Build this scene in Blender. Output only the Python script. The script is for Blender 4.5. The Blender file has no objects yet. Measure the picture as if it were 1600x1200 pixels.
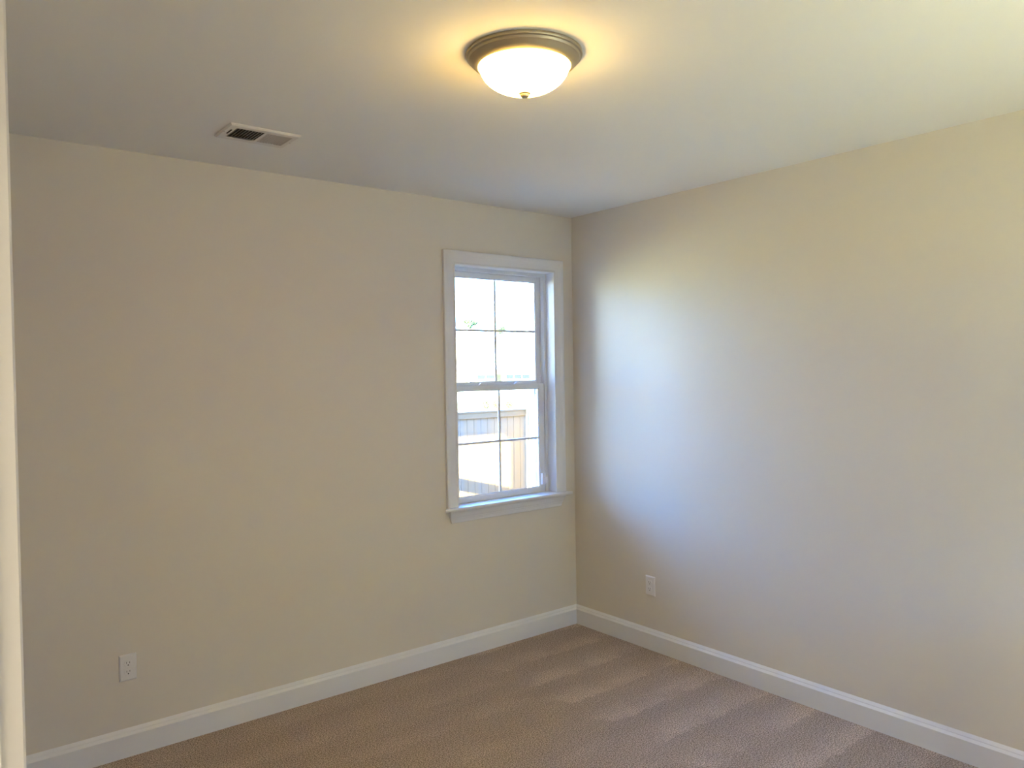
import bpy, bmesh, math, random
from mathutils import Vector, Matrix

random.seed(7)
S = bpy.context.scene
C = S.collection

# ------------------------------------------------------------------ camera
F_PX, YAW, PITCH, ROLL = 1204.5, 0.673434, -0.018430, -0.015598
CAM = Vector((-3.5765, -3.8164, 1.7230))
fw = Vector((math.sin(YAW) * math.cos(PITCH), math.cos(YAW) * math.cos(PITCH), math.sin(PITCH)))
rt = Vector((math.cos(YAW), -math.sin(YAW), 0))
up = rt.cross(fw)
c_, s_ = math.cos(ROLL), math.sin(ROLL)
rt2 = c_ * rt + s_ * up
up2 = -s_ * rt + c_ * up
cd = bpy.data.cameras.new('camera')
cam = bpy.data.objects.new('camera', cd)
C.objects.link(cam)
cd.sensor_width = 36
cd.lens = 36 * F_PX / 1600
cd.clip_start = 0.02
cd.clip_end = 600
m = Matrix.Identity(4)
for i in range(3):
    m[i][0], m[i][1], m[i][2], m[i][3] = rt2[i], up2[i], -fw[i], CAM[i]
cam.matrix_world = m
S.camera = cam

# ------------------------------------------------------------------ view, sky, sun, room light
S.view_settings.view_transform = 'Standard'
S.view_settings.look = 'None'
S.view_settings.exposure = 4.18
S.view_settings.gamma = 1.0
S.view_settings.use_curve_mapping = False

SUN_DIR = Vector((2.5, 1.0, -1.2)).normalized()      # the way the sunlight travels
SUN_E, SUN_COL = 17.8, (1.0, 0.93, 0.42)
SKY_E, SKY_COL = 0.53, (0.255, 0.50, 0.97)
HALL_FILL_W, HALL_FILL_COL = 11.0, (1.0, 0.92, 0.74)
BOWL_L, BOWL_COL = 2.55, (1.0, 0.62, 0.15)

w = bpy.data.worlds.new('world')
S.world = w
w.use_nodes = True
nt = w.node_tree
bg = nt.nodes['Background']
sky = nt.nodes.new('ShaderNodeTexSky')
sky.sky_type = 'NISHITA'
sky.sun_disc = False
sky.sun_elevation = math.asin(-SUN_DIR.z)
sky.sun_rotation = math.atan2(-SUN_DIR.x, -SUN_DIR.y)
tint = nt.nodes.new('ShaderNodeVectorMath')
tint.operation = 'MULTIPLY'
tint.inputs[1].default_value = SKY_COL
nt.links.new(sky.outputs[0], tint.inputs[0])
nt.links.new(tint.outputs[0], bg.inputs[0])
bg.inputs[1].default_value = SKY_E


def light(name, kind, loc, energy, color, rot=None, **kw):
    d = bpy.data.lights.new(name, kind)
    d.energy = energy
    d.color = color
    for k, v in kw.items():
        setattr(d, k, v)
    o = bpy.data.objects.new(name, d)
    C.objects.link(o)
    o.location = loc
    if rot is not None:
        o.rotation_euler = rot
    return o


light('sun', 'SUN', (-6, -3, 6), SUN_E, SUN_COL,
      SUN_DIR.to_track_quat('-Z', 'Y').to_euler(), angle=0.0093)
light('hall_fill', 'POINT', (-4.60, -3.13, 2.35), HALL_FILL_W, HALL_FILL_COL, shadow_soft_size=0.12)  # unseen fill lamp added in the hall, without a fixture
portal = light('window_daylight', 'AREA', (-0.57, 0.27, 1.62), 1.0, (1, 1, 1),
               (math.radians(-90), 0, 0), shape='RECTANGLE', size=0.84, size_y=1.56)
portal.data.cycles.is_portal = True
portal = light('fill_window_portal', 'AREA', (-1.175, -4.56, 1.725), 1.0, (1, 1, 1),
               (math.radians(90), 0, 0), shape='RECTANGLE', size=0.85, size_y=1.15)
portal.data.cycles.is_portal = True  # portal of the added fill window behind the viewer

# ------------------------------------------------------------------ materials


def mat(name, color, rough=0.6, metal=0.0, spec=0.4):
    m = bpy.data.materials.new(name)
    m.use_nodes = True
    b = m.node_tree.nodes['Principled BSDF']
    b.inputs['Base Color'].default_value = (*color, 1)
    b.inputs['Roughness'].default_value = rough
    b.inputs['Metallic'].default_value = metal
    b.inputs['Specular IOR Level'].default_value = spec
    return m


def N(m, t, **kw):
    n = m.node_tree.nodes.new(t)
    for k, v in kw.items():
        setattr(n, k, v)
    return n


def L(m, a, b):
    m.node_tree.links.new(a, b)


def bsdf(m):
    return m.node_tree.nodes['Principled BSDF']


def coords(m):
    return N(m, 'ShaderNodeTexCoord').outputs['Object']


def math_node(m, op, a, b=None, c=None):
    n = N(m, 'ShaderNodeMath', operation=op)
    for i, v in enumerate((a, b, c)):
        if v is None:
            continue
        if isinstance(v, (int, float)):
            n.inputs[i].default_value = v
        else:
            L(m, v, n.inputs[i])
    return n.outputs[0]


def add_bump(m, scale, strength, dist, detail=3.0):
    tc = coords(m)
    n = N(m, 'ShaderNodeTexNoise')
    n.inputs['Scale'].default_value = scale
    n.inputs['Detail'].default_value = detail
    L(m, tc, n.inputs['Vector'])
    b = N(m, 'ShaderNodeBump')
    b.inputs['Strength'].default_value = strength
    b.inputs['Distance'].default_value = dist
    L(m, n.outputs['Fac'], b.inputs['Height'])
    L(m, b.outputs[0], bsdf(m).inputs['Normal'])


def vary(m, c1, c2, scale, detail=3.0, stretch=(1, 1, 1)):
    tc = coords(m)
    mp = N(m, 'ShaderNodeMapping')
    mp.inputs['Scale'].default_value = stretch
    L(m, tc, mp.inputs['Vector'])
    n = N(m, 'ShaderNodeTexNoise')
    n.inputs['Scale'].default_value = scale
    n.inputs['Detail'].default_value = detail
    L(m, mp.outputs[0], n.inputs['Vector'])
    r = N(m, 'ShaderNodeValToRGB')
    r.color_ramp.elements[0].position = 0.35
    r.color_ramp.elements[1].position = 0.65
    r.color_ramp.elements[0].color = (*c1, 1)
    r.color_ramp.elements[1].color = (*c2, 1)
    L(m, n.outputs['Fac'], r.inputs['Fac'])
    L(m, r.outputs['Color'], bsdf(m).inputs['Base Color'])


M_wall = mat('greige_wall_paint', (0.705, 0.662, 0.575), 0.55, spec=0.25)
add_bump(M_wall, 220, 0.05, 0.002)
M_ceil = mat('flat_ceiling_paint', (0.83, 0.825, 0.795), 0.9, spec=0.1)
M_trim = mat('white_trim_paint', (0.745, 0.75, 0.755), 0.35)
M_vinyl = mat('white_vinyl', (0.74, 0.76, 0.78), 0.35)
M_plate = mat('white_outlet_plastic', (0.74, 0.735, 0.73), 0.35)
M_dark = mat('dark_slot', (0.015, 0.013, 0.012), 0.7)
M_ventm = mat('white_enamel', (0.70, 0.68, 0.65), 0.4)
M_duct_shade = mat('painted_duct_shade', (0.07, 0.067, 0.06), 0.8)
M_nickel = mat('brushed_nickel', (0.47, 0.42, 0.31), 0.55, metal=1.0)
M_lock = mat('sash_lock_plastic', (0.80, 0.82, 0.85), 0.3)
M_sensor = mat('sensor_plastic', (0.82, 0.82, 0.90), 0.35)
M_grey = mat('grey_tag_edge', (0.25, 0.25, 0.27), 0.6)
M_tag = mat('pale_tag', (0.85, 0.87, 0.87), 0.6)
M_screw = mat('screw_head', (0.6, 0.58, 0.55), 0.35, metal=0.6)

# lit glass bowl
M_bowl = mat('lit_alabaster_glass', (0.9, 0.85, 0.75), 0.3)
bsdf(M_bowl).inputs['Emission Color'].default_value = (*BOWL_COL, 1)
bsdf(M_bowl).inputs['Emission Strength'].default_value = BOWL_L

# clear glass
M_glass = bpy.data.materials.new('clear_glass')
M_glass.use_nodes = True
_n = M_glass.node_tree
_n.nodes.clear()
_o = _n.nodes.new('ShaderNodeOutputMaterial')
_mx = _n.nodes.new('ShaderNodeMixShader')
_t = _n.nodes.new('ShaderNodeBsdfTransparent')
_t.inputs[0].default_value = (0.97, 0.985, 0.98, 1)
_g = _n.nodes.new('ShaderNodeBsdfGlossy')
_g.inputs['Roughness'].default_value = 0.01
_f = _n.nodes.new('ShaderNodeFresnel')
_f.inputs[0].default_value = 1.35
_n.links.new(_f.outputs[0], _mx.inputs[0])
_n.links.new(_t.outputs[0], _mx.inputs[1])
_n.links.new(_g.outputs[0], _mx.inputs[2])
_n.links.new(_mx.outputs[0], _o.inputs[0])

# carpet: speckled loop pile with vacuum tracks running to the right-hand wall
M_carpet = mat('speckled_carpet', (0.4, 0.33, 0.28), 0.95, spec=0.1)
tc = coords(M_carpet)
n1 = N(M_carpet, 'ShaderNodeTexNoise')
n1.inputs['Scale'].default_value = 175
n1.inputs['Detail'].default_value = 4.0
n1.inputs['Roughness'].default_value = 0.75
L(M_carpet, tc, n1.inputs['Vector'])
r1 = N(M_carpet, 'ShaderNodeValToRGB')
r1.color_ramp.elements[0].position = 0.41
r1.color_ramp.elements[1].position = 0.60
r1.color_ramp.elements[0].color = (0.175, 0.126, 0.090, 1)
r1.color_ramp.elements[1].color = (0.83, 0.672, 0.548, 1)
L(M_carpet, n1.outputs['Fac'], r1.inputs['Fac'])
sep = N(M_carpet, 'ShaderNodeSeparateXYZ')
L(M_carpet, tc, sep.inputs[0])
n2 = N(M_carpet, 'ShaderNodeTexNoise')
n2.inputs['Scale'].default_value = 2.2
n2.inputs['Detail'].default_value = 2
L(M_carpet, tc, n2.inputs['Vector'])
n4 = N(M_carpet, 'ShaderNodeTexNoise')
n4.inputs['Scale'].default_value = 22
n4.inputs['Detail'].default_value = 3
L(M_carpet, tc, n4.inputs['Vector'])
fuzz = math_node(M_carpet, 'MULTIPLY', math_node(M_carpet, 'SUBTRACT', n4.outputs['Fac'], 0.5), 0.09)
wob = math_node(M_carpet, 'MULTIPLY', math_node(M_carpet, 'SUBTRACT', n2.outputs['Fac'], 0.5), 0.07)
yy = math_node(M_carpet, 'ADD', math_node(M_carpet, 'ADD', sep.outputs['Y'], wob), fuzz)


def smooth(v, a, b):
    n = N(M_carpet, 'ShaderNodeMapRange', interpolation_type='SMOOTHSTEP')
    n.inputs['From Min'].default_value = a
    n.inputs['From Max'].default_value = b
    L(M_carpet, v, n.inputs['Value'])
    return n.outputs[0]


def track(offset):
    f = math_node(M_carpet, 'FRACT', math_node(M_carpet, 'DIVIDE', math_node(M_carpet, 'ADD', yy, offset), 0.285))
    fade = math_node(M_carpet, 'SUBTRACT', 1.0, smooth(f, 0.10, 0.75))
    return f, math_node(M_carpet, 'MULTIPLY', smooth(f, 0.0, 0.07), fade)


f1, b1 = track(0.93 + 0.285 * 4)
f2, b2 = track(1.05 + 0.285 * 4)
edge = math_node(M_carpet, 'ADD', math_node(M_carpet, 'ADD', sep.outputs['X'], fuzz), math_node(M_carpet, 'MULTIPLY', f1, 0.22))
near_wall = smooth(edge, -0.90, -0.84)
left_part = math_node(M_carpet, 'SUBTRACT', 1.0, near_wall)
pale = math_node(M_carpet, 'ADD', math_node(M_carpet, 'MULTIPLY', b1, near_wall),
                 math_node(M_carpet, 'MULTIPLY', math_node(M_carpet, 'MULTIPLY', b2, left_part), 0.35))
n5 = N(M_carpet, 'ShaderNodeTexNoise')
n5.inputs['Scale'].default_value = 3.3
n5.inputs['Detail'].default_value = 4
L(M_carpet, tc, n5.inputs['Vector'])
n3 = N(M_carpet, 'ShaderNodeTexNoise')
n3.inputs['Scale'].default_value = 3.0
n3.inputs['Detail'].default_value = 3
mp3 = N(M_carpet, 'ShaderNodeMapping')
mp3.inputs['Scale'].default_value = (0.45, 2.0, 1)
L(M_carpet, tc, mp3.inputs['Vector'])
L(M_carpet, mp3.outputs[0], n3.inputs['Vector'])
faint = math_node(M_carpet, 'MULTIPLY', math_node(M_carpet, 'SUBTRACT', n3.outputs['Fac'], 0.5), 0.25)
gain = math_node(M_carpet, 'ADD', math_node(M_carpet, 'ADD', math_node(M_carpet, 'MULTIPLY', math_node(M_carpet, 'MULTIPLY', pale, smooth(n5.outputs['Fac'], 0.30, 0.62)), 0.26), 0.94), faint)
vm = N(M_carpet, 'ShaderNodeVectorMath', operation='SCALE')
L(M_carpet, r1.outputs['Color'], vm.inputs[0])
L(M_carpet, gain, vm.inputs['Scale'])
L(M_carpet, vm.outputs[0], bsdf(M_carpet).inputs['Base Color'])
bp = N(M_carpet, 'ShaderNodeBump')
bp.inputs['Strength'].default_value = 0.8
bp.inputs['Distance'].default_value = 0.006
L(M_carpet, n1.outputs['Fac'], bp.inputs['Height'])
L(M_carpet, bp.outputs[0], bsdf(M_carpet).inputs['Normal'])

# outdoors
M_grass = mat('sunlit_lawn', (0.32, 0.36, 0.18), 0.95)
vary(M_grass, (0.44, 0.40, 0.28), (0.33, 0.345, 0.20), 0.16, 4)
M_yard = mat('pale_yard_soil', (0.50, 0.49, 0.43), 0.95)
M_brick = mat('pale_brick', (0.62, 0.58, 0.54), 0.85)
_b = N(M_brick, 'ShaderNodeTexBrick')
_b.inputs['Scale'].default_value = 1.0
_b.inputs['Brick Width'].default_value = 0.21
_b.inputs['Row Height'].default_value = 0.075
_b.inputs['Mortar Size'].default_value = 0.008
_b.inputs['Color1'].default_value = (0.66, 0.61, 0.56, 1)
_b.inputs['Color2'].default_value = (0.56, 0.52, 0.48, 1)
_b.inputs['Mortar'].default_value = (0.70, 0.68, 0.64, 1)
_mp = N(M_brick, 'ShaderNodeMapping')
_mp.inputs['Rotation'].default_value = (math.radians(90), 0, 0)
L(M_brick, coords(M_brick), _mp.inputs['Vector'])
L(M_brick, _mp.outputs[0], _b.inputs['Vector'])
L(M_brick, _b.outputs['Color'], bsdf(M_brick).inputs['Base Color'])
M_cedar = mat('fence_planks', (0.5, 0.42, 0.38), 0.85)
_tc = coords(M_cedar)
_sp = N(M_cedar, 'ShaderNodeSeparateXYZ')
L(M_cedar, _tc, _sp.inputs[0])
_fl = math_node(M_cedar, 'FLOOR', math_node(M_cedar, 'DIVIDE', math_node(M_cedar, 'ADD', _sp.outputs['X'], _sp.outputs['Y']), 0.092))
_wn = N(M_cedar, 'ShaderNodeTexWhiteNoise', noise_dimensions='1D')
L(M_cedar, _fl, _wn.inputs['W'])
_r = N(M_cedar, 'ShaderNodeValToRGB')
_r.color_ramp.elements[0].color = (0.125, 0.088, 0.058, 1)
_r.color_ramp.elements[1].color = (0.145, 0.090, 0.046, 1)
L(M_cedar, _wn.outputs['Value'], _r.inputs['Fac'])
L(M_cedar, _r.outputs['Color'], bsdf(M_cedar).inputs['Base Color'])
M_cap = mat('fence_trim_board', (0.58, 0.42, 0.30), 0.8)
vary(M_cap, (0.100, 0.058, 0.025), (0.125, 0.073, 0.032), 5, 4, (0.4, 3, 3))
M_newwood = mat('yellow_pine', (0.66, 0.56, 0.28), 0.8)
vary(M_newwood, (0.13, 0.11, 0.05), (0.17, 0.145, 0.07), 6, 4, (3, 3, 0.4))
M_hwall = mat('house_siding', (0.22, 0.22, 0.21), 0.9)
M_hroof = mat('house_roof', (0.16, 0.155, 0.15), 0.95)
M_htrim = mat('house_trim', (0.7, 0.7, 0.7), 0.7)
M_hglass = mat('house_window_glass', (0.008, 0.012, 0.016), 0.2)
M_hdoor = mat('house_door_tan', (0.045, 0.042, 0.030), 0.8)  # dark tan for the front door
M_leaf = mat('leaves', (0.16, 0.32, 0.07), 0.7)
vary(M_leaf, (0.020, 0.046, 0.022), (0.036, 0.062, 0.034), 3, 2)
M_shrub = mat('shrub_leaves', (0.28, 0.30, 0.10), 0.8)
vary(M_shrub, (0.040, 0.044, 0.022), (0.060, 0.060, 0.034), 8, 2)
M_bark = mat('bark', (0.2, 0.15, 0.11), 0.9)
M_skyblock = mat('sky_block_beige', (0.60, 0.52, 0.42), 0.9)
M_roofslab = mat('porch_timber', (0.6, 0.58, 0.55), 0.8)

# ------------------------------------------------------------------ mesh helpers


def bx(bm, x0, x1, y0, y1, z0, z1, bev=0.0, seg=2):
    xs, ys, zs = sorted((x0, x1)), sorted((y0, y1)), sorted((z0, z1))
    v = [bm.verts.new((x, y, z)) for x in xs for y in ys for z in zs]
    f = [(0, 1, 3, 2), (4, 6, 7, 5), (0, 4, 5, 1), (2, 3, 7, 6), (0, 2, 6, 4), (1, 5, 7, 3)]
    fs = [bm.faces.new([v[i] for i in q]) for q in f]
    if bev > 0:
        es = {e for q in fs for e in q.edges}
        bmesh.ops.bevel(bm, geom=list(es), offset=bev, segments=seg, profile=0.6, affect='EDGES')


def sweep(bm, rings, closed=False, caps=True):
    """skin a list of equal-length vertex rings (each a closed outline)"""
    R = [[bm.verts.new(p) for p in r] for r in rings]
    n = len(R[0])
    pairs = list(zip(R, R[1:])) + ([(R[-1], R[0])] if closed else [])
    for a, b in pairs:
        for i in range(n):
            j = (i + 1) % n
            bm.faces.new((a[i], a[j], b[j], b[i]))
    if caps and not closed:
        bm.faces.new(R[0][::-1])
        bm.faces.new(R[-1])


def lathe(bm, prof, seg=96, cx=0, cy=0):
    rings = []
    for r, z in prof:
        if r < 1e-6:
            rings.append([bm.verts.new((cx, cy, z))])
        else:
            rings.append([bm.verts.new((cx + r * math.cos(2 * math.pi * k / seg), cy + r * math.sin(2 * math.pi * k / seg), z)) for k in range(seg)])
    for a, b in zip(rings, rings[1:]):
        for k in range(seg):
            j = (k + 1) % seg
            if len(a) == 1:
                bm.faces.new((a[0], b[j], b[k]))
            elif len(b) == 1:
                bm.faces.new((a[k], a[j], b[0]))
            else:
                bm.faces.new((a[k], a[j], b[j], b[k]))


def tube(bm, a, b, r, seg=16):
    a, b = Vector(a), Vector(b)
    d = (b - a).normalized()
    u = d.orthogonal().normalized()
    v = d.cross(u)
    rings = [[p + r * (math.cos(t) * u + math.sin(t) * v) for t in [2 * math.pi * k / seg for k in range(seg)]] for p in (a, b)]
    sweep(bm, rings)


def bar(bm, a, b, w_, h_, upv=(0, 0, 1)):
    a, b = Vector(a), Vector(b)
    d = (b - a).normalized()
    u = d.cross(Vector(upv)).normalized() * w_ / 2
    v = u.cross(d).normalized() * h_ / 2
    sweep(bm, [[p - u - v, p + u - v, p + u + v, p - u + v] for p in (a, b)])


def obj(name, bm, m, parent=None, smooth=False, angle=35):
    """link bm (in world coordinates, or its parent's when the parent is at the origin) as one mesh object"""
    bmesh.ops.recalc_face_normals(bm, faces=bm.faces)
    if parent is not None:
        off = Vector((0, 0, 0))
        p = parent
        while p is not None:
            off += p.location
            p = p.parent
        bmesh.ops.translate(bm, verts=bm.verts, vec=-off)
    me = bpy.data.meshes.new(name)
    bm.to_mesh(me)
    bm.free()
    if smooth:
        for p in me.polygons:
            p.use_smooth = True
        me.set_sharp_from_angle(angle=math.radians(angle))
    me.materials.append(m)
    o = bpy.data.objects.new(name, me)
    C.objects.link(o)
    if parent is not None:
        o.parent = parent
    return o


def thing(name, label, cat, loc, group=None):
    o = bpy.data.objects.new(name, None)
    o.empty_display_size = 0.1
    C.objects.link(o)
    o.location = loc
    o['label'] = label
    o['category'] = cat
    if group:
        o['group'] = group
    return o


def tag(o, label, cat, group=None):
    o['label'] = label
    o['category'] = cat
    if group:
        o['group'] = group
    return o


def struct(name, bm, m, label=None, cat=None, smooth=False):
    o = obj(name, bm, m, None, smooth)
    o['kind'] = 'structure'
    if label:
        o['label'] = label
    if cat:
        o['category'] = cat
    return o


def B():
    return bmesh.new()


# ------------------------------------------------------------------ room shell
H = 2.74
WX0, WX1, WZ0, WZ1 = -0.962, -0.178, 0.905, 2.357      # finished window opening inside the jamb boards
JT = 0.016                                              # jamb board thickness
EX = -3.516                                             # room face of the wall with the doorway
RY = -4.30                                              # rear wall

b = B()
bx(b, -7.0, EX, -5.6, 0.12, -0.12, 0.0)
bx(b, EX, 0.15, RY - 0.24, 0.12, -0.12, 0.0)
struct('floor', b, M_carpet, 'beige speckled carpet floor with pale vacuum tracks', 'floor')

b = B()
bx(b, -9.0, 0.30, -8.6, 0.55, H, H + 0.18)  # runs on past the rear wall: added overhang keeps out sun and sky
struct('ceiling', b, M_ceil, 'flat white painted ceiling', 'ceiling')

b = B()
X0, X1, Z0, Z1 = WX0 - JT, WX1 + JT, WZ0 - 0.02, WZ1 + JT
for q in ((EX - 0.115, X0, 0, H), (X1, 0.0, 0, H), (X0, X1, 0, Z0), (X0, X1, Z1, H)):
    bx(b, q[0], q[1], 0, 0.12, q[2], q[3])
struct('wall_left', b, M_wall, 'greige painted wall on the left with the window in it', 'wall')

b = B()
bx(b, 0, 0.15, RY - 0.24, 0.12, 0, H)
struct('wall_right', b, M_wall, 'greige painted wall on the right, lit by the window', 'wall')

b = B()
RW = (-1.60, -0.75, 1.15, 2.30)                          # window added in the unseen rear wall to let in fill daylight
for q in ((EX - 0.115, RW[0], 0, H), (RW[1], 0.15, 0, H), (RW[0], RW[1], 0, RW[2]), (RW[0], RW[1], RW[3], H)):
    bx(b, q[0], q[1], RY - 0.24, RY, q[2], q[3])
struct('wall_rear', b, M_wall)
rwn = bpy.data.objects.new('rear_fill_window', None)
C.objects.link(rwn)
rwn.location = ((RW[0] + RW[1]) / 2, RY - 0.12, RW[2])
rwn['kind'] = 'structure'
b = B()
for x0, x1 in ((RW[0], RW[0] + 0.05), (RW[1] - 0.05, RW[1]), ((RW[0] + RW[1]) / 2 - 0.01, (RW[0] + RW[1]) / 2 + 0.01)):
    bx(b, x0, x1, RY - 0.15, RY - 0.09, RW[2], RW[3])
for x0, x1 in ((RW[0] + 0.05, (RW[0] + RW[1]) / 2 - 0.01), ((RW[0] + RW[1]) / 2 + 0.01, RW[1] - 0.05)):
    for z0, z1 in ((RW[2], RW[2] + 0.05), (RW[3] - 0.05, RW[3]), (1.75, 1.80)):
        bx(b, x0, x1, RY - 0.15, RY - 0.09, z0, z1)
obj('frame', b, M_vinyl, rwn)
b = B()
bx(b, RW[0] + 0.02, RW[1] - 0.02, RY - 0.125, RY - 0.121, RW[2] + 0.02, RW[3] - 0.02)
obj('glass', b, M_glass, rwn)

DY0, DY1, DZ = -4.12, -3.05, 2.06
b = B()
bx(b, EX - 0.115, EX, DY1 + 0.018, 0, 0, H)
bx(b, EX - 0.115, EX, RY, DY0 - 0.018, 0, H)
bx(b, EX - 0.115, EX, DY0 - 0.018, DY1 + 0.018, DZ + 0.018, H)
struct('wall_doorway', b, M_wall)

b = B()
bx(b, -7.0, -6.85, -5.6, -1.2, 0, H)
bx(b, -6.85, EX - 0.115, -1.35, -1.2, 0, H)
bx(b, -6.85, EX - 0.115, -5.6, -5.45, 0, H)
bx(b, EX - 0.115, EX, -5.45, RY - 0.24, 0, H)
struct('wall_hall', b, M_wall)

# doorway lining and casing; the casing's edge runs up the far left of the view
b = B()
for y0, y1 in ((DY1, DY1 + 0.018), (DY0 - 0.018, DY0)):
    bx(b, EX - 0.115, EX, y0, y1, 0, DZ)
bx(b, EX - 0.115, EX, DY0 - 0.018, DY1 + 0.018, DZ, DZ + 0.018)
door = struct('door_1', b, M_trim, 'white painted doorway lining at the left edge', 'doorway')


def casing_frame(bm, stations, normal, prof):
    """stations: list of (corner point, outward direction already scaled for the mitre); prof: (u outward, t off the wall)"""
    nrm = Vector(normal)
    rings = [[Vector(p) + Vector(d) * u + nrm * t for u, t in prof] for p, d in stations]
    sweep(bm, rings)


CASING = [(0, 0), (0, 0.0125), (0.0035, 0.0145), (0.008, 0.0145), (0.012, 0.011), (0.018, 0.0105), (0.040, 0.0125),
          (0.055, 0.0155), (0.062, 0.0185), (0.074, 0.0195), (0.081, 0.0185), (0.0835, 0.016), (0.0835, 0)]
DCAS = [(0, 0), (0, 0.0165), (0.0018, 0.0185), (0.010, 0.0185), (0.014, 0.015), (0.055, 0.0165), (0.080, 0.0195), (0.0835, 0.017), (0.0835, 0)]
b = B()
r_ = 0.006
casing_frame(b, [((EX, DY1 + r_, 0), (0, 1, 0)), ((EX, DY1 + r_, DZ + r_), (0, 1, 1)),
                 ((EX, DY0 - r_, DZ + r_), (0, -1, 1)), ((EX, DY0 - r_, 0), (0, -1, 0))], (1, 0, 0), DCAS)
o = obj('casing', b, M_trim, door)

# ------------------------------------------------------------------ baseboards
BASE = [(0, 0), (0.021, 0), (0.021, 0.097), (0.0205, 0.098), (0.0110, 0.1085), (0.0105, 0.1115), (0.0095, 0.1130), (0.0008, 0.1240), (0, 0.125)]


def baseboard(name, p0, p1, nrm, m0, m1, label):
    """p0->p1 on the floor along a wall; nrm points into the room; m0, m1: mitre shifts along the run per unit of thickness"""
    p0, p1, nrm = Vector(p0), Vector(p1), Vector(nrm)
    d = (p1 - p0).normalized()
    bm = B()
    sweep(bm, [[p0 + nrm * t + d * (m0 * t) + Vector((0, 0, z)) for t, z in BASE],
               [p1 + nrm * t + d * (m1 * t) + Vector((0, 0, z)) for t, z in BASE]])
    return struct(name, bm, M_trim, label, 'baseboard')


baseboard('baseboard_left', (EX, 0, 0), (0, 0, 0), (0, -1, 0), 1, -1, 'white baseboard along the wall with the window')
baseboard('baseboard_right', (0, 0, 0), (0, RY, 0), (-1, 0, 0), 1, -1, 'white baseboard along the right wall')
baseboard('baseboard_rear', (0, RY, 0), (EX, RY, 0), (0, 1, 0), 1, -1, 'white baseboard along the rear wall')

# ------------------------------------------------------------------ window
win = bpy.data.objects.new('window_1', None)
C.objects.link(win)
win.location = (-0.57, 0.06, WZ0)
win['kind'] = 'structure'
win['label'] = 'white double-hung window with grilles between the panes, in the left wall by the corner'
win['category'] = 'window'

# jamb boards (right, left, head)
b = B()
bx(b, WX1, WX1 + JT, -0.001, 0.075, WZ0 - 0.01, WZ1 + JT)
bx(b, WX0 - JT, WX0, -0.001, 0.075, WZ0 - 0.01, WZ1 + JT)
bx(b, WX0, WX1, -0.001, 0.075, WZ1, WZ1 + JT)
obj('jamb', b, M_trim, win)
b = B()
casing_frame(b, [((WX1, 0, WZ0), (1, 0, 0)), ((WX1, 0, WZ1), (1, 0, 1)), ((WX0, 0, WZ1), (-1, 0, 1)), ((WX0, 0, WZ0), (-1, 0, 0))],
             (0, -1, 0), CASING)
obj('casing', b, M_trim, win)
# stool with rounded nose and horns
prof = [(0.075, 0.889), (0.075, 0.9065), (-0.046, 0.9065), (-0.0495, 0.9045), (-0.051, 0.900), (-0.051, 0.895), (-0.0495, 0.8905), (-0.046, 0.889)]
b = B()
sweep(b, [[(x, y, z) for y, z in prof] for x in (-1.082, -0.064)])
bmesh.ops.bevel(b, geom=[e for e in b.edges if abs(e.verts[0].co.x - e.verts[1].co.x) < 1e-6], offset=0.002, segments=1, affect='EDGES')
# cut the stool back to the opening behind the wall face
o = obj('stool', b, M_trim, win)
for v in o.data.vertices:
    p = v.co + win.location
    if p.y > 0.03:
        v.co.x = max(min(p.x, WX1 + JT), WX0 - JT) - win.location.x
for v in o.data.vertices:
    pass
# apron: crown-shaped board under the stool with raked returns
AP = [(0.0, 0.889), (0.034, 0.889), (0.034, 0.884), (0.030, 0.880), (0.027, 0.868), (0.021, 0.852), (0.0165, 0.843), (0.0165, 0.838),
      (0.0145, 0.835), (0.0115, 0.823), (0.0115, 0.816), (0.009, 0.812), (0.0, 0.812)]
b = B()


def rake(z, side):
    t = (0.889 - z) / 0.077
    return (-1.035 + 0.021 * t) if side < 0 else (-0.110 - 0.026 * t)


sweep(b, [[(rake(z, s), -t, z) for t, z in AP] for s in (-1, 1)])
obj('apron', b, M_trim, win)

# vinyl frame
FY0, FY1 = 0.069, 0.145
b = B()
fi = 0.020
bx(b, WX1 - fi, WX1 + 0.012, FY0, FY1, WZ0 - 0.02, WZ1 + 0.012, 0.0015, 1)
bx(b, WX0 - 0.012, WX0 + fi, FY0, FY1, WZ0 - 0.02, WZ1 + 0.012, 0.0015, 1)
bx(b, WX0 + fi, WX1 - fi, FY0, FY1, WZ1 - 0.022, WZ1 + 0.012, 0.0015, 1)
bx(b, WX0, WX1, FY0 + 0.012, FY1 + 0.02, WZ0 - 0.02, WZ0 + 0.006)
# parting strips and outer stops (side tracks)
for x0, x1 in ((WX1 - fi - 0.006, WX1 - fi), (WX0 + fi, WX0 + fi + 0.006)):
    bx(b, x0, x1, 0.1005, 0.1045, WZ0 + 0.7, WZ1 - 0.022)
for x0, x1 in ((WX1 - fi - 0.040, WX1 - fi), (WX0 + fi, WX0 + fi + 0.040)):
    bx(b, x0, x1, 0.133, FY1, WZ0, WZ1 - 0.022)
bx(b, WX0 + fi, WX1 - fi, 0.133, FY1, WZ1 - 0.05, WZ1 - 0.022)
obj('frame', b, M_vinyl, win)


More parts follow.
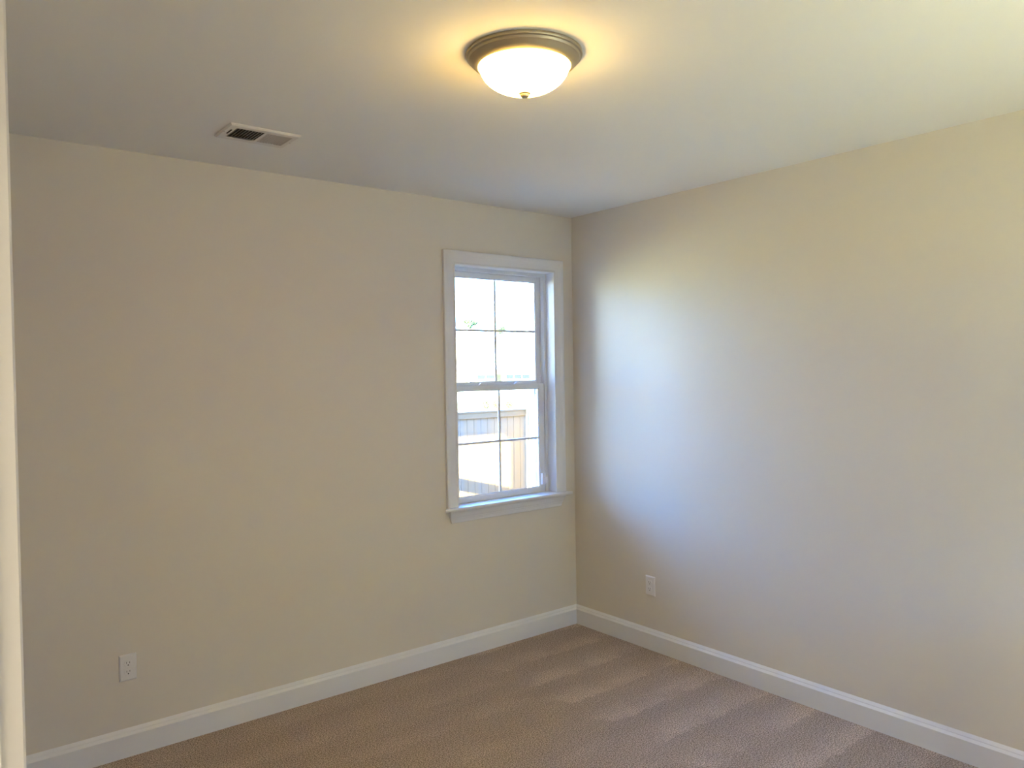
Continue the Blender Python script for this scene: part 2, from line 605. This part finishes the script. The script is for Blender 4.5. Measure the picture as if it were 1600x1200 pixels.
def sash(name, y0, y1, xl, xr, z0, z1, stile, bot, top, gy):
    """y0..y1 depth; stile, bot and top widths; bevelled glazing beads; glass at gy"""
    s = bpy.data.objects.new(name, None)
    C.objects.link(s)
    s.parent = win
    s.location = Vector(((xl + xr) / 2, (y0 + y1) / 2, z0)) - win.location
    bm = B()
    bx(bm, xl, xl + stile, y0, y1, z0, z1, 0.0012, 1)
    bx(bm, xr - stile, xr, y0, y1, z0, z1, 0.0012, 1)
    bx(bm, xl + stile, xr - stile, y0, y1, z0, z0 + bot, 0.0012, 1)
    bx(bm, xl + stile, xr - stile, y0, y1, z1 - top, z1, 0.0012, 1)
    # glazing bead on the room side
    ix0, ix1, iz0, iz1 = xl + stile, xr - stile, z0 + bot, z1 - top
    t = 0.006
    for inner, yy_ in ((t, gy - 0.002),):
        ring0 = [Vector((ix0, y0 + 0.002, iz0)), Vector((ix1, y0 + 0.002, iz0)), Vector((ix1, y0 + 0.002, iz1)), Vector((ix0, y0 + 0.002, iz1))]
        ring1 = [Vector((ix0 + t, yy_, iz0 + t)), Vector((ix1 - t, yy_, iz0 + t)), Vector((ix1 - t, yy_, iz1 - t)), Vector((ix0 + t, yy_, iz1 - t))]
        ring2 = [Vector((ix0, yy_, iz0)), Vector((ix1, yy_, iz0)), Vector((ix1, yy_, iz1)), Vector((ix0, yy_, iz1))]
        rr = [[bm.verts.new(p) for p in r] for r in (ring0, ring1, ring2)]
        for k in range(4):
            j = (k + 1) % 4
            for a_, c__ in ((0, 1), (1, 2), (2, 0)):
                bm.faces.new((rr[a_][k], rr[a_][j], rr[c__][j], rr[c__][k]))
    obj('rails_and_stiles', bm, M_vinyl, s)
    bm = B()
    bx(bm, ix0 - 0.004, ix1 + 0.004, gy, gy + 0.004, iz0 - 0.004, iz1 + 0.004)
    obj('glass', bm, M_glass, s)
    # flat grille bars on both faces of the pane
    bm = B()
    cx, cz = (ix0 + ix1) / 2, (iz0 + iz1) / 2
    hw = 0.0072
    bx(bm, cx - hw, cx + hw, gy - 0.003, gy + 0.007, iz0, iz1, 0.001, 1)
    bx(bm, ix0, cx - hw, gy - 0.003, gy + 0.007, cz - hw, cz + hw, 0.001, 1)
    bx(bm, cx + hw, ix1, gy - 0.003, gy + 0.007, cz - hw, cz + hw, 0.001, 1)
    obj('grille', bm, M_vinyl, s)
    return s


up_s = sash('upper_sash', 0.106, 0.131, WX0 + 0.0215, WX1 - 0.0215, 1.597, 2.336, 0.036, 0.049, 0.034, 0.116)
lo_s = sash('lower_sash', 0.076, 0.0995, WX0 + 0.0215, WX1 - 0.0215, WZ0 + 0.002, 1.629, 0.043, 0.033, 0.031, 0.087)


def sash_lock(x):
    bm = B()
    z = 1.629
    bx(bm, x - 0.026, x + 0.026, 0.080, 0.097, z, z + 0.005, 0.0015)
    # cam housing and lever
    rings = []
    for k in range(13):
        t = math.pi * k / 12
        rings.append((x + 0.017 * math.cos(t), 0.0, z + 0.005 + 0.009 * math.sin(t)))
    f0 = [bm.verts.new((p[0], 0.083, p[2])) for p in rings]
    f1 = [bm.verts.new((p[0], 0.098, p[2])) for p in rings]
    bm.faces.new(f0)
    bm.faces.new(f1[::-1])
    for k in range(13):
        j = (k + 1) % 13
        bm.faces.new((f0[k], f0[j], f1[j], f1[k]))
    bar(bm, (x - 0.008, 0.085, z + 0.0135), (x + 0.030, 0.078, z + 0.0065), 0.010, 0.004)
    return obj('sash_lock', bm, M_lock, lo_s)


sash_lock(-0.702)
sash_lock(-0.417)
# small framed tag in the top right corner of the lower pane
b = B()
tx0, tx1, tz0, tz1, ty = -0.272, -0.252, 1.562, 1.5975, 0.0865
for q in ((tx0, tx0 + 0.003, tz0, tz1), (tx0, tx1, tz0, tz0 + 0.003)):
    bx(b, q[0], q[1], ty - 0.001, ty, q[2], q[3])
o = obj('corner_tag', b, M_grey, lo_s)
o['label'] = 'small grey edged tag in the corner of the lower pane'

# alarm contact on the lower sash
sn = thing('contact_sensor', 'small white contact sensor stuck on the lower right of the window sash', 'sensor', (-0.222, 0.076, 0.957))
b = B()
bx(b, -0.238, -0.2105, 0.058, 0.076, 0.957, 1.031, 0.002)
obj('sensor_body', b, M_sensor, sn, True)
b = B()
bx(b, -0.209, -0.190, 0.056, 0.069, 0.966, 1.006, 0.002)
obj('magnet', b, M_sensor, sn, True)

# brick veneer outside, with ragged brick ends round the opening
b = B()
OX0, OX1, OZ0, OZ1 = -0.975, -0.166, 0.86, 2.40
BY0, BY1 = 0.145, 0.255
bx(b, -9.0, OX0, BY0, BY1, -0.5, H)
bx(b, OX1, 0.30, BY0, BY1, -0.5, H)
bx(b, OX0, OX1, BY0, BY1, -0.5, OZ0)
bx(b, OX0, OX1, BY0, BY1, OZ1, H)
k = 0
z = OZ0
while z < OZ1 - 0.02:
    d = random.uniform(0.001, 0.007)
    bx(b, OX1 - d, OX1 + 0.05, BY0 + 0.01, BY1 + 0.002, z + 0.005, z + 0.067, 0.003, 1)
    d = random.uniform(0.001, 0.007)
    bx(b, OX0 - 0.05, OX0 + d, BY0 + 0.01, BY1 + 0.002, z + 0.005, z + 0.067, 0.003, 1)
    z += 0.075
struct('wall_exterior', b, M_brick, 'pale brick outer wall around the window', 'wall')

# ------------------------------------------------------------------ ceiling light
LX, LY = -1.970, -1.892
cl = thing('ceiling_light', 'lit flush-mount ceiling light with bronze pan and white glass bowl', 'ceiling light', (LX, LY, H))
b = B()
lathe(b, [(0, H), (0.183, H), (0.187, H - 0.002), (0.188, H - 0.008), (0.1865, H - 0.012), (0.181, H - 0.014), (0.179, H - 0.017),
          (0.178, H - 0.021), (0.174, H - 0.024), (0.166, H - 0.033), (0.156, H - 0.041), (0.1505, H - 0.043), (0.1485, H - 0.041), (0.1485, H - 0.030), (0, H - 0.030)], 128, LX, LY)
obj('pan', b, M_nickel, cl, True, 30)
b = B()
RB, CZ, CC = 0.1455, H - 0.038, 0.0885
pr = [(RB * 0.99, H - 0.031), (RB, CZ)]
for k in range(1, 17):
    t = math.pi / 2 * k / 16
    pr.append((RB * math.cos(t) if k < 16 else 0.0, CZ - CC * math.sin(t)))
lathe(b, pr, 128, LX, LY)
obj('glass_bowl', b, M_bowl, cl, True, 60)
b = B()
zb = CZ - CC
lathe(b, [(0, zb + 0.005), (0.0185, zb + 0.005), (0.0195, zb + 0.002), (0.0185, zb - 0.001), (0.0150, zb - 0.003), (0.0145, zb - 0.006), (0.0125, zb - 0.010),
          (0.008, zb - 0.0135), (0, zb - 0.0145)], 32, LX, LY)
obj('finial', b, M_nickel, cl, True, 40)

# ------------------------------------------------------------------ ceiling vent
vx0, vx1, vy0, vy1 = -2.497, -2.199, -0.671, -0.461
VB, VT = H - 0.009, H
cv = thing('ceiling_vent', 'white two-way louvred air vent in the ceiling above the left wall', 'vent', ((vx0 + vx1) / 2, (vy0 + vy1) / 2, H))
bk = [(-2.461, -2.345), (-2.333, -2.224)]
by0, by1 = -0.637, -0.500
# face frame: sloped flange around, flat face with two openings
b = B()
fl = 0.0055
outer = [(vx0, vy0), (vx1, vy0), (vx1, vy1), (vx0, vy1)]
inner = [(vx0 + fl, vy0 + fl), (vx1 - fl, vy0 + fl), (vx1 - fl, vy1 - fl), (vx0 + fl, vy1 - fl)]
sweepr = [[Vector((x, y, VT)) for x, y in outer], [Vector((x, y, VT - 0.0025)) for x, y in outer], [Vector((x, y, VB)) for x, y in inner], [Vector((x, y, VB + 0.0015)) for x, y in inner]]
sweep(b, sweepr, closed=False, caps=False)
ix0, ix1, iy0, iy1 = vx0 + fl, vx1 - fl, vy0 + fl, vy1 - fl
for q in ((ix0, bk[0][0], iy0, iy1), (bk[1][1], ix1, iy0, iy1), (bk[0][1], bk[1][0], iy0, iy1),
          (bk[0][0], bk[0][1], iy0, by0), (bk[1][0], bk[1][1], iy0, by0), (bk[0][0], bk[0][1], by1, iy1), (bk[1][0], bk[1][1], by1, iy1)):
    bx(b, q[0], q[1], q[2], q[3], VB, VB + 0.0015)
obj('face_frame', b, M_ventm, cv)
# thin dark sheet on the ceiling, painted as the shade inside the duct
b = B()
bx(b, bk[0][0] - 0.008, bk[1][1] + 0.008, by0 - 0.008, by1 + 0.008, VT - 0.0008, VT)
o = obj('duct_shade_sheet', b, M_duct_shade, cv)
o['label'] = 'dark sheet painted as shade of the duct behind the louvres'
for (x0, x1), sgn in zip(bk, (1, -1)):
    n = 9
    for k in range(n):
        xc = x0 + (k + 0.5) * (x1 - x0) / n
        bm = B()
        if sgn > 0:
            a_, c2 = (xc - 0.0032, VB + 0.0002), (xc + 0.0034, VB + 0.0064)
        else:
            a_, c2 = (xc + 0.0031, VB - 0.0002), (xc - 0.0023, VB + 0.0046)
        dx, dz = c2[0] - a_[0], c2[1] - a_[1]
        ln = math.hypot(dx, dz)
        nx, nz = -dz / ln * 0.0005, dx / ln * 0.0005
        ring = [(a_[0] - nx, a_[1] - nz), (c2[0] - nx, c2[1] - nz), (c2[0] + nx, c2[1] + nz), (a_[0] + nx, a_[1] + nz)]
        sweep(bm, [[(px, y, pz) for px, pz in ring] for y in (by0 - 0.001, by1 + 0.001)])
        obj('louver', bm, M_ventm, cv)
b = B()
bx(b, bk[0][0], bk[0][1], -0.545, -0.5415, VB + 0.0035, VB + 0.0065)  # dark strip painted for the louvres' shading split at the damper
obj('damper_shade_line', b, M_duct_shade, cv)
b = B()
bx(b, -2.4765, -2.4695, -0.607, -0.545, VB - 0.0006, VB + 0.0008)
o = obj('lever_slot', b, M_dark, cv)
o['label'] = 'black damper lever slot'
for x, y in ((-2.2065, -0.566), (-2.489, -0.566)):
    b = B()
    lathe(b, [(0, VB - 0.0025), (0.003, VB - 0.002), (0.0042, VB), (0.0042, VB + 0.001)], 16, x, y)
    obj('screw', b, M_screw, cv, True)

# ------------------------------------------------------------------ wall outlets


def make_outlet(label):
    """built about the origin, on the plane y = 0 facing -Y"""
    t = thing('wall_outlet', label, 'outlet', (0, 0, 0), 'duplex wall outlets')
    bm = B()
    w2, h2 = 0.0370, 0.0595
    rings = [[(-w2, 0, -h2), (w2, 0, -h2), (w2, 0, h2), (-w2, 0, h2)]]
    for ins, y in ((0.0, -0.0022), (0.0012, -0.0044), (0.0058, -0.0082)):
        rings.append([(-w2 + ins, y, -h2 + ins), (w2 - ins, y, -h2 + ins), (w2 - ins, y, h2 - ins), (-w2 + ins, y, h2 - ins)])
    sweep(bm, rings)
    obj('cover_plate', bm, M_plate, t)
    for zc in (0.0195, -0.0195):
        bm = B()
        pts = []
        for k in range(48):
            a_ = 2 * math.pi * k / 48
            pts.append((0.0172 * math.cos(a_), max(-0.0138, min(0.0138, 0.0172 * math.sin(a_)))))
        sweep(bm, [[(x * s_, y, zc + z_ * s_) for x, z_ in pts] for s_, y in ((1.06, -0.0078), (1.06, -0.0083), (1.0, -0.0083), (1.0, -0.0098), (0.95, -0.0104))])
        rc = obj('receptacle', bm, M_plate, t, True, 30)
        bm = B()
        bx(bm, -0.0073, -0.0053, -0.0107, -0.0100, zc - 0.0005, zc + 0.0085)
        bx(bm, 0.0053, 0.0073, -0.0107, -0.0100, zc + 0.0005, zc + 0.0078)
        ring = [(0.0027 * math.cos(2 * math.pi * k / 20), zc - 0.0068 + 0.0027 * math.sin(2 * math.pi * k / 20)) for k in range(20)]
        sweep(bm, [[(x, y, z_) for x, z_ in ring] for y in (-0.0107, -0.0100)])
        sl = obj('contact_slots', bm, M_dark, rc)
        sl['label'] = 'black plug slots'
    bm = B()
    ring = [(0.0032 * math.cos(2 * math.pi * k / 20), 0.0032 * math.sin(2 * math.pi * k / 20)) for k in range(20)]
    sweep(bm, [[(x * s_, y, z_ * s_) for x, z_ in ring] for s_, y in ((1, -0.008), (0.85, -0.0095))])
    obj('screw', bm, M_plate, t, True)
    return t


def copy_tree(o, parent=None):
    c = o.copy()
    C.objects.link(c)
    if parent is not None:
        c.parent = parent
    for ch in list(o.children):
        copy_tree(ch, c)
    return c


o1 = make_outlet('white duplex outlet low on the left wall, near the doorway')
o2 = copy_tree(o1)
o1.location = (-2.788, 0, 0.401)
o2.location = (0, -0.664, 0.389)
o2.rotation_euler = (0, 0, -math.pi / 2)
o2['label'] = 'white duplex outlet low on the right wall, near the corner'

# ------------------------------------------------------------------ outdoors
GZ = -0.45
b = B()
bx(b, -60, 160, -80, 200, GZ - 0.3, GZ)
struct('ground', b, M_grass, 'sunlit lawn outside the window', 'lawn')
b = B()
bx(b, -9, 2.05, 0.255, 2.98, GZ, GZ + 0.02)
bx(b, -25, 30, -45, RY - 0.24, GZ, GZ + 0.02)  # unseen rear ground added to bounce sunlight into the room
struct('ground_yard', b, M_yard, 'bright bare yard between the house and the fence, with added bounce ground behind', 'yard')

b = B()
bx(b, -25, 30, -16.4, -16, GZ, 4.6)  # unseen wall added to hide the low sky from the rear window
struct('wall_sky_block', b, M_skyblock)

FYY = 3.0
fe = thing('wooden_fence', 'pale wooden plank fence with trim board outside the window', 'fence', (1.0, FYY, GZ))
b = B()
x = -5.0
pw = 0.092
i = math.floor((x + FYY) / pw)
x = i * pw - FYY
while x < 2.03:
    bx(b, x + 0.002, min(x + pw - 0.002, 2.05), FYY, FYY + 0.018, GZ + 0.03, 1.235 + random.uniform(-0.004, 0.004))
    x += pw
obj('plank_panel', b, M_cedar, fe)
b = B()
bx(b, -5.0, 2.05, FYY - 0.022, FYY, 1.197, 1.257, 0.003, 1)
bx(b, -5.0, 2.05, FYY - 0.03, FYY + 0.05, 1.257, 1.275, 0.003, 1)
obj('trim_board', b, M_cap, fe)
for px in (2.03, -0.4, -2.8):
    b = B()
    bx(b, px - 0.045, px + 0.045, FYY + 0.02, FYY + 0.11, GZ, 1.25)
    obj('post', b, M_cedar, fe)
fr = thing('return_fence', 'yellow pine return fence at the right end of the plank fence', 'fence', (2.1, 2.0, GZ))
b = B()
yv = FYY - 0.03
while yv > 0.7:
    bx(b, 2.055, 2.075, yv - 0.135, yv, GZ + 0.03, 1.27)
    yv -= 0.14
obj('plank_panel', b, M_newwood, fr)
b = B()
bx(b, 2.076, 2.115, 0.7, FYY - 0.03, 0.9, 0.99)
bx(b, 2.076, 2.115, 0.7, FYY - 0.03, -0.2, -0.11)
obj('rail', b, M_newwood, fr)

# timber porch frame to the left of the window, whose shade falls on the fence
pf = thing('porch_frame', 'timber porch frame shading the plank fence, outside to the left of the window', 'porch', (-2.2, 1.6, GZ))


def back_pt(x, z, y=1.6):
    """where the sun ray to the fence point (x, FYY, z) crosses the plane y"""
    dy = FYY - y
    return Vector((x - SUN_DIR.x / SUN_DIR.y * dy, y, z - SUN_DIR.z / SUN_DIR.y * dy))


b = B()
p0, p1 = back_pt(-4.0, 1.20), back_pt(2.12, 1.20)
bx(b, p0.x, p1.x, 1.55, 1.65, p0.z - 0.145, p0.z + 0.16)
obj('beam', b, M_roofslab, pf)
b = B()
q0, q1 = back_pt(1.935, 0), back_pt(2.09, 0)
bx(b, q0.x, q1.x, 1.55, 1.65, GZ, p0.z - 0.145)
obj('post', b, M_roofslab, pf)
b = B()
bar(b, back_pt(1.80, 1.09), back_pt(1.99, 0.86), 0.08, 0.12, (0, 1, 0))
obj('brace', b, M_roofslab, pf)
b = B()
bar(b, back_pt(0.6, 0.635), back_pt(2.0, 0.27), 0.05, 0.13)
obj('rail', b, M_roofslab, pf)

# three small shrubs on the lawn beyond the fence


def leaf_cloud(bm, c, r, n, size, squash=0.8):
    c = Vector(c)
    for _ in range(n):
        d = Vector((random.gauss(0, 1), random.gauss(0, 1), random.gauss(0, 1))).normalized()
        p = c + Vector((d.x * r, d.y * r, d.z * r * squash)) * random.uniform(0.65, 1.0)
        u = Vector((random.gauss(0, 1), random.gauss(0, 1), random.gauss(0, 1))).normalized() * size
        v = u.orthogonal().normalized() * size * 0.5
        bm.faces.new([bm.verts.new(q) for q in (p - u, p + v, p + u, p - v)])


def ground_pt(px, dist):
    """a point straight out from the camera at picture column px on the horizon, at the given depth"""
    k = (px - 800) / F_PX
    return Vector((CAM.x + dist * (fw.x + k * rt.x), CAM.y + dist * (fw.y + k * rt.y), GZ))


for px, lab in ((759, 'small yellowish shrub on the lawn, left of three'), (775, 'small yellowish shrub on the lawn, middle of three'),
                (795, 'small yellowish shrub on the lawn, right of three')):
    g = ground_pt(px, 43.5)
    t = thing('shrub', lab, 'shrub', g, 'shrubs on the lawn')
    b = B()
    leaf_cloud(b, g + Vector((0, 0, 0.24)), 0.21, 900, 0.065, 1.05)
    obj('foliage', b, M_shrub, t)
    b = B()
    tube(b, g, g + Vector((0, 0, 0.3)), 0.02, 8)
    obj('stem', b, M_bark, t)

# neighbouring house far across the lawn: front faces the camera
hc = ground_pt(775, 98)
hs = bpy.data.objects.new('house', None)
C.objects.link(hs)
hs.location = hc
hs.rotation_euler = (0, 0, -YAW)
tag(hs, 'low pale house with a wide roof far across the lawn', 'house')


def hpart(name, bm, m, parent=hs):
    bmesh.ops.recalc_face_normals(bm, faces=bm.faces)
    me = bpy.data.meshes.new(name)
    bm.to_mesh(me)
    bm.free()
    me.materials.append(m)
    o = bpy.data.objects.new(name, me)
    C.objects.link(o)
    o.parent = parent
    return o


b = B()
bx(b, -3.2, 9.5, 1.6, 10, 0, 2.4)
hpart('wall', b, M_hwall)
b = B()
sweep(b, [[(x, -2.6, 2.22), (x, -2.6, 2.42), (x + dx, 5.8, 7.0), (x, 12, 2.42), (x, 12, 2.22)] for x, dx in ((-3.8, 2.0), (10.0, -2.0))])
hpart('roof', b, M_hroof)
for x0, x1 in ((-2.5, -0.12), (1.25, 4.4)):
    b = B()
    bx(b, x0, x1, 1.5, 1.62, 0.95, 1.60)
    wn = hpart('window', b, M_htrim)
    n_ = 3 if x1 > 2 else 2
    for k in range(n_):
        a_ = x0 + 0.06 + k * (x1 - x0) / n_
        b = B()
        bx(b, a_, a_ + (x1 - x0) / n_ - 0.16, 1.46, 1.5, 1.02, 1.54)
        hpart('pane', b, M_hglass, wn)
b = B()
bx(b, 0.0, 0.62, 1.5, 1.62, 0.02, 1.60)
hpart('front_door', b, M_hdoor)
for x in (-3.3, 0.95, 5.2, 8.6):
    b = B()
    bx(b, x - 0.13, x + 0.13, -2.4, -2.14, 0, 2.25)
    hpart('porch_post', b, M_htrim)

# second house further left, only a corner of its windows shows
sh = bpy.data.objects.new('house', None)
C.objects.link(sh)
sh.location = ground_pt(708, 124)
sh.rotation_euler = (0, 0, -YAW)
tag(sh, 'far pale house at the left edge of the window view, behind the first', 'house')
b = B()
bx(b, -8, 2.6, 1.0, 9, 0, 2.5)
hpart('wall', b, M_hwall, sh)
b = B()
sweep(b, [[(x, 0.2, 2.35), (x, 0.2, 2.5), (x + dx, 5.0, 6.2), (x, 10, 2.5), (x, 10, 2.35)] for x, dx in ((-8.5, 2.0), (3.0, -2.0))])
hpart('roof', b, M_hroof, sh)
for x0 in (0.72, 1.72):
    b = B()
    bx(b, x0, x0 + 0.6, 0.92, 1.0, 0.5, 0.95)
    hpart('window', b, M_hglass, sh)

# trees behind the houses
for px, dist, h_, r_, lab in ((736, 142, 12.2, 0.95, 'green treetop above the far roofs, left in the upper sash'),
                              (782, 122, 9.0, 0.6, 'smaller green treetop above the far roofs, behind the grille bar')):
    g = ground_pt(px, dist)
    t = thing('tree', lab, 'tree', g, 'trees behind the houses')
    b = B()
    for _ in range(7):
        c0 = g + Vector((random.uniform(-1, 1) * r_, random.uniform(-1, 1) * r_, h_ - r_ * 0.8 + random.uniform(-1.2, 0.4) * r_))
        leaf_cloud(b, c0, r_ * random.uniform(0.4, 0.7), 420, 0.22)
    obj('foliage', b, M_leaf, t)
    b = B()
    tube(b, g, g + Vector((0, 0, h_ - r_)), 0.22, 10)
    obj('trunk', b, M_bark, t)
